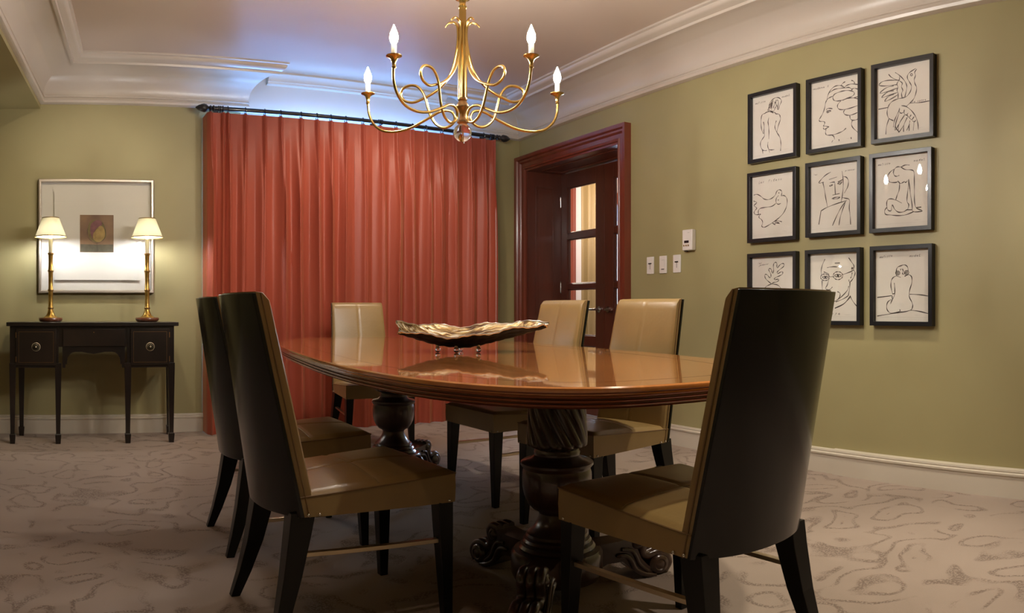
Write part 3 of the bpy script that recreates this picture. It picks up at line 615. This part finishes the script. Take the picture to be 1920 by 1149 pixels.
# ------------------------------------------------------------------ curtains and rod
ROD_Y, ROD_Z = 6.02, 2.612
def pxX(px): return ROD_Y * tan((px - 960) / F_ + .6)
PL = [pxX(360 + q / 2.4984) for q in (85, 145, 168, 250, 340, 415, 510, 585, 650, 720, 800, 882, 955, 1032, 1095, 1170, 1230, 1300, 1365, 1412)]
rod = empty('curtain_rod', (2.6, ROD_Y, ROD_Z), 0, 'long black curtain rod with leafy bud finials above the coral curtains', 'curtain rod')
XL, XRr = 1.30 - 2.6, 3.94 - 2.6
MB().tube([(XL, 0, 0), (XRr, 0, 0)], .0175, 20).build('pole', M['iron'], rod)
for sgn, xx in ((-1, XL), (1, XRr)):
    f = MB(); pr = [(.018, 0), (.024, .004), (.024, .012), (.015, .018), (.022, .03), (.024, .036), (.014, .044), (.016, .052), (.028, .066), (.033, .085), (.030, .105), (.020, .13), (.006, .152), (.001, .156)]
    rings = []
    for r, t in pr: rings.append([(xx + sgn * t * 1.0, r * (1 + (.10 * sin(6 * 2 * pi * j / 24 + t * 60) if t > .055 else 0)) * cos(2 * pi * j / 24), r * (1 + (.10 * sin(6 * 2 * pi * j / 24 + t * 60) if t > .055 else 0)) * sin(2 * pi * j / 24)) for j in range(24)])
    f.loft(rings); f.build('finial', M['iron'], rod, smooth=50)
for xx in (XL + .05, .15, XRr - .05):
    b_ = MB(); b_.tube([(xx, .0, -.024), (xx, .10, -.03), (xx, DB - ROD_Y, -.03)], .009, 8); b_.box(xx - .02, xx + .02, DB - ROD_Y - .01, DB - ROD_Y, -.07, .03)
    for dx in (-.016, 0, .016): b_.loft([[(xx + dx + t_, r * cos(2 * pi * j / 20), r * sin(2 * pi * j / 20)) for j in range(20)] for r, t_ in ((.0185, -.006), (.0235, -.003), (.0235, .003), (.0185, .006))])
    b_.build('bracket', M['iron'], rod)
CT = ROD_Z - .036
def curtain(ks, x0, x1, label, seed):
    """pinch-pleated panel: narrow pleats at the heading that open into rounded folds"""
    rr = random.Random(seed)
    e = empty('curtain', ((x0 + x1) / 2, ROD_Y, 0), 0, label, 'curtain', 'coral curtains over the window')
    cxm = (x0 + x1) / 2
    pls = [PL[k] for k in ks]
    drift = [rr.uniform(-.030, .030) for _ in pls]; depth = [rr.uniform(.65, 1.2) for _ in pls]; wv_ = [rr.uniform(.0, 6.28) for _ in pls]
    shp = [rr.uniform(-.55, .55) for _ in pls]
    ends = [x0] + [(pls[i] + pls[i + 1]) / 2 for i in range(len(pls) - 1)] + [x1]
    NP, NR = 26, 46; G = []
    for j in range(NR + 1):
        t = j / NR; z = CT * (1 - t) + .002 * t; o = min(1, t / .30); o = o * o * (3 - 2 * o)
        row = []
        for i, pk in enumerate(pls):
            a, b = ends[i], ends[i + 1]
            for q in range(NP + (1 if i == len(pls) - 1 else 0)):
                u = q / NP; p = (u - .5); xc = a + (b - a) * u
                # heading: pinch at the pleat
                top = .034 * math.exp(-((xc - pk) / .010) ** 2) + .012 * math.exp(-((xc - pk + .012) / .006) ** 2)
                pp = p + shp[i] * (.25 - p * p) * 1.6
                fold = (.5 + .5 * cos(2 * pi * pp)); fold = fold ** (.5 + .4 * (depth[i] - .6))
                crease = .0045 * sin(2 * pi * 3 * pp + wv_[i] + t * 1.5) * (1 - abs(2 * p)) 
                low = .070 * depth[i] * fold + crease
                yy = -(top * (1 - o) + low * o) - .006
                sway = drift[i] * t * (1 - (2 * abs(p)) ** 2)
                # fabric gathers towards the sides of each fold
                gx = -sin(2 * pi * pp) * .014 * o * depth[i]
                row.append((xc + sway + gx - cxm, yy + .004 * sin(t * 9 + wv_[i]) * o, z))
        if ks[0] == 0: row = [(row[0][0] - .004, q_, z) for q_ in (.178, .12, .07, .03)] + row
        else:
            row = [(q[0], q[1], q[2]) for i_, q in enumerate(row)] + [(row[-1][0] + .004, q_, z) for q_ in (.03, .07, .12, .178)]
        G.append(row)
    o_ = MB().grid(G).build('fabric', M['curt'], e, smooth=80)
    cut = (lambda r_: r_[4:]) if ks[0] == 0 else (lambda r_: r_[:-4])
    back = MB().grid([[(p[0], p[1] * .9 + .012, p[2]) for p in cut(row)] for row in G]); back.build('bounce_lining', M['bounce_lining'], e, smooth=80)  # unseen layer, added so the daylight bounces white instead of coral
    for pk in pls:
        rg_ = MB(); pts = [(pk - 2.6, .026 * cos(a), -.006 + .027 * sin(a)) for a in [2 * pi * i / 20 for i in range(21)]]
        rg_.tube(pts, .0035, 6, caps=False); rg_.tube([(pk - 2.6, -.004, -.030), (pk - 2.6, -.004, CT + .002 - ROD_Z)], .002, 5)
        rg_.build('ring', M['iron'], rod)
    return e
curtain(range(0, 10), pxX(389), (PL[9] + PL[10]) / 2, 'coral pinch-pleated curtain, the left panel beside the lamp', 4)
curtain(range(10, 20), (PL[9] + PL[10]) / 2, pxX(929), 'coral pinch-pleated curtain, the right panel beside the mahogany doorway', 9)

# ------------------------------------------------------------------ dining table
TC, TA, TB, TE, TTH, TZ = (1.824, 3.172), 1.818, .738, 2.93, .16, .805
tb = empty('dining_table', (TC[0], TC[1], 0), -TTH, 'long oval double-pedestal dining table with glossy honey veneer and reeded edge', 'table')
def outline(inset, n=160):
    out = []
    for i in range(n):
        t = 2 * pi * i / n; c_, s_ = cos(t), sin(t)
        p = Vector(((TB) * math.copysign(abs(c_) ** (2 / TE), c_), TA * math.copysign(abs(s_) ** (2 / TE), s_)))
        g = Vector((math.copysign(abs(p.x / TB) ** (TE - 1), p.x) / TB, math.copysign(abs(p.y / TA) ** (TE - 1), p.y) / TA)).normalized()
        out.append(p - g * inset)
    return out
tp = MB(); tp.loft([[(p.x, p.y, z) for p in outline(i)] for i, z in ((.012, TZ - .03), (.0, TZ - .010), (.0005, TZ - .004), (.005, TZ))])
tp.build('tabletop', M['table'], tb, smooth=40)
eg = [(.018, TZ - .0095), (.002, TZ - .0095)]
for k in range(4):
    z0 = TZ - .010 - k * .0112
    ins = .002 + .0015 * k
    eg += [(ins + .010, z0), (ins + .010, z0 - .0018), (ins + .003, z0 - .0026), (ins, z0 - .0056), (ins + .003, z0 - .0090), (ins + .008, z0 - .0104)]
eg += [(.012, TZ - .0565), (.06, TZ - .0565)]
MB().loft([[(p.x, p.y, z) for p in outline(i)] for i, z in eg], caps=True).build('reeded_edge', M['tedge'], tb, smooth=50)
il = MB(); n_ = 160
il.loft([[(p.x, p.y, z) for p in outline(i)] for i, z in ((.128, TZ - .001), (.128, TZ + .0002), (.134, TZ + .0002), (.134, TZ - .001))], caps=False)
il.build('inlay_line', M['inlay'], tb, smooth=0)
MB().loft([[(p.x, p.y, z) for p in outline(.16)] for z in (TZ - .075, TZ - .05)]).build('underframe', M['pedwood'], tb, smooth=0)
def foot(ang, ped, px_, py_):
    Rm = Matrix.Translation((px_, py_, 0)) @ Matrix.Rotation(ang, 4, 'Z')
    f = MB(); hw = .046
    body = [(.02, .045), (.02, .150), (.20, .150), (.262, .158), (.275, .14), (.272, .11), (.285, .075), (.315, .04), (.345, .022), (.33, .006), (.285, .012), (.25, .04), (.215, .075), (.16, .075), (.10, .05)]
    f.extrude([(p[0], p[1]) for p in body], 'y', -hw, hw)
    def roll(c_, r, w_):
        f.loft([[(c_[0] + q * cos(2 * pi * j / 24), y_, c_[1] + q * sin(2 * pi * j / 24)) for j in range(24)] for q, y_ in ((r * .25, -w_ - .004), (r * .45, -w_ + .0), (r * .55, -w_ - .003), (r * .8, -w_), (r, -w_ + .008), (r, w_ - .008), (r * .8, w_), (r * .55, w_ + .003), (r * .45, w_), (r * .25, w_ + .004))])
    roll((.272, .135), .027, hw + .002); roll((.355, .040), .038, hw + .006)
    for y_ in (-.031, 0, .031):
        f.tube([(p.x, y_, p.y) for p in catmull([(.255, .160), (.285, .163), (.302, .143), (.294, .112), (.297, .088), (.318, .078), (.352, .083), (.385, .065), (.396, .038), (.38, .012)], 4)], .0165, 10)
    for sy in (-1, 1):
        f.tube([(p.x, sy * (hw + .004), p.y) for p in catmull([(.19, .10), (.225, .095), (.245, .075), (.262, .04), (.30, .014), (.34, .004)], 4)], [.004] + [.009] * 18 + [.006] * 2, 8)
        f.tube([(p.x, sy * (hw + .003), p.y) for p in catmull([(.21, .12), (.245, .112), (.262, .09), (.278, .055), (.31, .025)], 4)], .007, 8)
    f.xf(Matrix.Diagonal((1.13, 1, 1, 1))).xf(Rm).build('foot', M['pedwood'], ped, smooth=45)
def pedestal(v, u, angs):
    ped = MB().lathe([(.045, .51), (.078, .504), (.083, .492), (.081, .482), (.095, .468), (.124, .462), (.131, .456), (.131, .448), (.124, .440), (.120, .434), (.124, .420), (.125, .40), (.124, .37), (.118, .34), (.105, .312), (.088, .293), (.070, .284), (.064, .275), (.066, .262), (.074, .244), (.088, .222), (.096, .216), (.102, .208), (.108, .206), (.112, .198), (.108, .190), (.118, .188), (.124, .180), (.120, .170), (.130, .168), (.138, .158), (.134, .148), (.14, .146), (.14, .13), (.05, .13)], (u, v), 48).build('pedestal', M['pedwood'], tb, smooth=40)
    sp = []
    for i in range(40):
        t = i / 39; z = .503 + (.748 - .503) * t
        r = .112 - .012 * t; r *= (1 - .35 * max(0, (.06 - t) / .06)) * (1 - .12 * max(0, (t - .94) / .06))
        ring = []
        for j in range(168):
            a = 2 * pi * j / 168; k = abs(sin(7 * (a + 1.15 * t * 1.2)))
            ring.append((u + r * (1 - .11 * (1 - k) ** 1.6) * cos(a), v + r * (1 - .11 * (1 - k) ** 1.6) * sin(a), z))
        sp.append(ring)
    MB().loft(sp).build('spiral_column', M['pedwood'], ped, smooth=60)
    MB().lathe([(.115, .04), (.155, .05), (.165, .07), (.165, .135), (.155, .148), (.12, .152)], (u, v), 40).build('plinth', M['pedwood'], ped, smooth=40)
    for a in angs: foot(a, ped, u, v)
# local frame of the table: x across, y along (away from the camera)
pedestal(-1.006, .02, [radians(-14 + 9.2), radians(96 + 9.2), radians(218 + 9.2)])
pedestal(.99, -.0, [radians(38), radians(140), radians(-85)])

# ------------------------------------------------------------------ dining chairs
def chair_proto():
    e = empty('dining_chair', (0, 0, 0), 0, 'x', 'chair', 'leather chairs around the dining table')
    hw = lambda y: .222 + (.254 - .222) * (y - .02) / .5
    zt = lambda y: .450 + .032 * (y - .02) / .5
    Y0, Y1, Z0 = .0, .522, .379
    s = MB(); n = 60; rows_ = []
    def rnd(q): return math.copysign(1 - (1 - abs(q)) ** 1.0, q)
    for j in range(n + 1):
        v = -1 + 2 * j / n; row = []
        for i in range(n + 1):
            u = -1 + 2 * i / n
            y = (Y0 + Y1) / 2 + (Y1 - Y0) / 2 * v; x = hw(y) * u
            ed = min(1, (1 - abs(u)) / .10) ; ev_ = min(1, (1 - abs(v)) / .10)
            rnd_ = sin(ed * pi / 2) * sin(ev_ * pi / 2)
            z = zt(y) - .008 + .012 * rnd_ + .020 * (1 - u * u) * (1 - v * v)
            g = math.exp(-(u / .03) ** 2) + math.exp(-((v + .0) / .03) ** 2)
            z -= .005 * min(1, g) * rnd_
            row.append((x, y, z))
        rows_.append(row)
    s.grid(rows_)
    per = [rows_[0][i] for i in range(n + 1)] + [rows_[j][n] for j in range(1, n + 1)] + [rows_[n][i] for i in range(n - 1, -1, -1)] + [rows_[j][0] for j in range(n - 1, 0, -1)]
    lo = [(p[0], p[1], Z0) for p in per]
    md = [(p[0] * 1.006, (p[1] - .26) * 1.006 + .26, (p[2] + Z0) / 2) for p in per]
    s.loft([per, md, lo], caps=False); s.add(lo, [tuple(range(len(lo)))])
    s.build('seat', M['leather'], e, smooth=50)
    m_ = n // 2
    for pl_ in ([rows_[m_][i] for i in range(1, n)], [rows_[j][m_] for j in range(1, n)]):
        MB().tube([(p[0], p[1], p[2] + .0012) for p in pl_], .0018, 6).build('seat_seam', M['leather'], e)
    MB().tube([(p[0] * 1.004, (p[1] - .26) * 1.004 + .26, p[2] - .002) for p in per[n:]], .0028, 6).build('seat_welt', M['welt'], e)
    # back: leather pad in front of a curved lacquer shell
    H0, H1 = .379, 1.049
    hb = lambda t: .226 - .026 * t; yb = lambda t: .018 - .145 * t; bl = lambda t: .078 - .045 * t
    def sh(t, a, off): return (hb(t) * a, yb(t) - bl(t) * (1 - abs(a) ** 2.3) + off)
    ns, nt = 40, 26
    outer = [[(sh(j / nt, -1 + 2 * i / ns, -.012)[0] * 1.012, sh(j / nt, -1 + 2 * i / ns, -.012)[1], H0 + (H1 - H0) * j / nt) for i in range(ns + 1)] for j in range(nt + 1)]
    inner = [[(sh(j / nt, -1 + 2 * i / ns, .0)[0] * 1.010, sh(j / nt, -1 + 2 * i / ns, .0)[1], H0 + (H1 - H0) * j / nt) for i in range(ns + 1)] for j in range(nt + 1)]
    rings = [outer[j] + inner[j][::-1] for j in range(nt + 1)]
    MB().loft(rings).build('back_shell', M['lacq'], e, smooth=50, bevel=.0015)
    pad = []
    for j in range(nt + 1):
        t = j / nt; tt = t; z = H0 + (H1 + .004 - H0) * t
        fr_ = []
        for i in range(ns + 1):
            a = -1 + 2 * i / ns
            pf = .042 * (1 - .35 * max(0, (t - .96) / .04)) + .010 * (1 - a ** 4) * sin(pi * min(1, t * 1.05))
            pf -= .003 * math.exp(-(a / .02) ** 2)
            edge = .006 * max(0, (abs(a) - .93) / .07) ** 2
            fr_.append((hb(t) * a * .995, yb(t) + pf - edge, z - .004 * (abs(a) ** 6) * (1 if j == nt else 0)))
        bk = [(hb(t) * a * .985, sh(t, a, .001)[1], z) for a in [1 - 2 * i / ns for i in range(ns + 1)]]
        pad.append(fr_ + bk)
    MB().loft(pad).build('backrest', M['leather'], e, smooth=55)
    for sx in (-1, 1): MB().tube([(sx * hb(t) * 1.003, yb(t) + .016, H0 + (H1 - H0) * t) for t in [i / 20 for i in range(21)]], .0022, 6).build('back_welt', M['welt'], e)
    for sx in (-1, 1):
        f = MB()
        def sq(cx, cy, w_, d_, z, skx=0): return [(cx + a * w_ / 2, cy + b * d_ / 2, z) for a, b in ((-1, -1), (1, -1), (1, 1), (-1, 1))]
        f.loft([sq(sx * .224, .490, .054, .054, .382), sq(sx * .226, .492, .050, .050, .30), sq(sx * .236, .500, .030, .030, 0)])
        f.build('leg', M['leg'], e, smooth=0, bevel=.002)
        r_ = MB()
        r_.loft([sq(sx * .185, .018, .066, .078, .392), sq(sx * .188, .008, .062, .072, .33), sq(sx * .198, -.018, .052, .058, .20), sq(sx * .212, -.048, .041, .044, .09), sq(sx * .226, -.078, .031, .032, 0)])
        r_.build('leg', M['leg'], e, smooth=0, bevel=.002)
        st = MB(); p0, p1 = Vector((sx * .196, -.005, .262)), Vector((sx * .228, .485, .256))
        d = (p1 - p0).normalized(); q = Vector((-d.y, d.x, 0)) * .010
        st.loft([[tuple(p + q + Vector((0, 0, .0065))), tuple(p - q + Vector((0, 0, .0065))), tuple(p - q - Vector((0, 0, .0065))), tuple(p + q - Vector((0, 0, .0065)))] for p in (p0, p1)])
        st.build('stretcher', M['steel'], e, smooth=0, bevel=.001)
        for (x, y) in ((sx * .2535, .500), (sx * .236, .5235), (sx * .2265, .03), (sx * .2295, .065)):
            MB().sphere((x, y, .386), .0048, 10, 6).build('nail', M['nail'], e)
    return e
P0 = chair_proto()
CH = [((.719, 2.39), 1.55, 'dark-backed tan leather chair on the left side of the table, nearest the camera'),
      ((.800, 3.245), 1.60, 'tan leather chair behind the nearest left chair, its black back mostly hidden by it'),
      ((1.632, 1.265), .035, 'large leather chair at the near end of the table, showing its whole black lacquer back'),
      ((2.627, 3.473), -1.547, 'tan leather chair across the table, its backrest in front of the glazed doors'),
      ((2.584, 2.723), -1.633, 'tan leather chair across the table, its backrest against the green wall'),
      ((2.302, 5.399), -3.017, 'tan leather chair at the far end of the table in front of the coral curtains')]
for i, (p, th, lb) in enumerate(CH):
    c_ = P0 if i == 0 else copy_tree(P0)
    c_.location = (p[0] * K, p[1] * K, 0); c_.rotation_euler = (0, 0, -th); c_['label'] = lb

# ------------------------------------------------------------------ centrepiece tray
TYP = (1.80, 3.03)
tr_ = empty('leaf_tray', (TYP[0], TYP[1], TZ + .0006), -.53, 'wavy leaf-shaped gilt metal tray on glass ball feet on the dining table', 'tray')
rows_ = []; NU, NV = 60, 26
for i in range(NU + 1):
    u = i / NU; x = -.295 + .68 * u
    wf_ = .205 * min(1, (u / .30)) ** .8 * (1 - max(0, (u - .52) / .48) ** 1.25) + .008
    row = []
    for j in range(NV + 1):
        v = -1 + 2 * j / NV
        y = wf_ * v * (1.0 if v > 0 else .82) + .02 * sin(u * 9)
        zl = .026 + .066 * (max(0, (.42 - u) / .42)) ** 1.7 + .088 * max(0, (u - .45) / .55) ** 1.15
        rim = (.082 if v > 0 else .056) * abs(v) ** 2.0 * (.30 + .70 * sin(pi * min(1, u * .95 + .05))) + .012 * v * (1 - u)
        wob = .006 * sin(u * 21 + v * 2) * abs(v) + .0016 * sin(u * 90 + v * 5) + .0025 * sin(v * 26 + u * 6)
        row.append((x + .012 * sin(v * 5 + u * 3) * abs(v), y + .004 * sin(u * 55) * abs(v) ** 3, zl + rim + wob))
    rows_.append(row)
top_ = MB().grid(rows_); t_o = top_.build('bowl', M['trayt'], tr_, smooth=70)
MB().grid([[(p[0], p[1], p[2] - .005) for p in r_] for r_ in rows_]).build('underside', M['trayb'], tr_, smooth=70)
rim_ = [r_[0] for r_ in rows_] + rows_[-1][1:] + [r_[-1] for r_ in rows_[::-1]][1:] + rows_[0][::-1][1:-1]
MB().tube([(p[0], p[1], p[2] - .003) for p in rim_ + rim_[:1]], .0042, 6).build('rim', M['nail'], tr_)
for (x, y) in ((-.115, -.035), (-.03, -.075), (.07, -.06), (-.01, .08)):
    MB().sphere((x, y, .0125), .0125, 16, 10).build('ball_foot', M['crystal'], tr_)
    MB().lathe([(.006, .022), (.008, .026), (.008, .034), (.004, .036)], (x, y), 12).build('foot_cap', M['nail'], tr_)

# ------------------------------------------------------------------ chandelier
HC = (1.837, 3.095)
ch = empty('chandelier', (HC[0], HC[1], 0), 0, 'five-arm brass chandelier with looping arms, lit candle bulbs and a crystal ball', 'chandelier')
def flut(z0, z1, r0, r1, nfl=12, rows_=6):
    rg = []
    for i in range(rows_ + 1):
        t = i / rows_; r = r0 + (r1 - r0) * t
        rg.append([(r * (1 - .10 * abs(sin(nfl / 2 * a))) * cos(a), r * (1 - .10 * abs(sin(nfl / 2 * a))) * sin(a), z0 + (z1 - z0) * t) for a in [2 * pi * j / 96 for j in range(96)]])
    return MB().loft(rg)
flut(1.985, 2.415, .0225, .0165).build('stem', M['brass'], ch, smooth=60)
MB().lathe([(.018, 2.41), (.020, 2.418), (.016, 2.425), (.015, 2.435), (.019, 2.447), (.034, 2.452), (.036, 2.457), (.014, 2.462), (.011, 2.48), (.010, 2.84), (.016, 2.85), (.03, 2.88), (.055, 2.905), (.062, CZ - .002)]).build('canopy', M['brass'], ch, smooth=40)
MB().lathe([(.022, 1.99), (.023, 1.982), (.018, 1.975), (.024, 1.965), (.032, 1.952), (.031, 1.945), (.022, 1.935), (.015, 1.918), (.014, 1.905), (.018, 1.89), (.027, 1.881), (.027, 1.874), (.016, 1.868)], seg=32).build('hub', M['brassdk'], ch, smooth=40)
MB().sphere((0, 0, 1.828), .043, 32, 20).build('crystal_ball', M['crystal'], ch, smooth=80)
pts_ = '1105,190 1082,165 1050,158 1025,175 1015,220 1018,300 1035,400 1060,490 1110,570 1180,635 1260,680 1330,708 1390,695 1412,655 1395,615 1350,595 1300,600 1260,640 1240,690 1225,750 1205,810 1170,860 1120,882 1075,870 1045,840 1042,805 1060,775 1100,767 1150,780 1200,810 1270,850 1340,885 1420,908 1500,912 1560,895 1610,850 1635,790 1641,740 1641,712'
arm = []
for q in pts_.split():
    a, b = (float(w_) for w_ in q.split(','))
    tx = tan(((600 + a / 3.692) - 867) / F_); r = 3.6 * tx / (.951 - .309 * tx)
    rho = hypot(3.6 + .309 * r, .951 * r); arm.append((r, 1 + (HY - b / 3.692) * rho / F_))
armc = catmull([(r, z) for r, z in arm], 5)
nA = len(armc)
for k in range(5):
    ang = (pi / 2 - .5354) + k * 2 * pi / 5
    am = MB(); P = []
    for i, p in enumerate(armc):
        off = .006 * sin(2 * pi * i / nA * 3)       # the loops pass beside one another
        P.append((p.x * cos(ang) - off * sin(ang), p.x * sin(ang) + off * cos(ang), p.y))
    rad = [.0035 + .0028 * min(1, i / 14) for i in range(nA)]
    am.tube(P, rad, 10)
    ao = am.build('arm', M['brass'], ch, smooth=60)
    cx_, cy_ = armc[-1].x * cos(ang), armc[-1].x * sin(ang); zc = armc[-1].y
    MB().lathe([(.008, zc - .006), (.010, zc - .001), (.008, zc + .004), (.009, zc + .018), (.014, zc + .032), (.024, zc + .040), (.034, zc + .044), (.034, zc + .047), (.012, zc + .046)], (cx_, cy_), 28).build('candle_cup', M['brass'], ao, smooth=40)
    MB().lathe([(.0115, zc + .045), (.0115, zc + .095)], (cx_, cy_), 18).build('candle', M['candle'], ao)
    MB().lathe([(.008, zc + .095), (.015, zc + .106), (.0185, zc + .120), (.0165, zc + .138), (.008, zc + .158), (.001, zc + .176)], (cx_, cy_), 16).build('bulb', M['bulb'], ao, smooth=60)
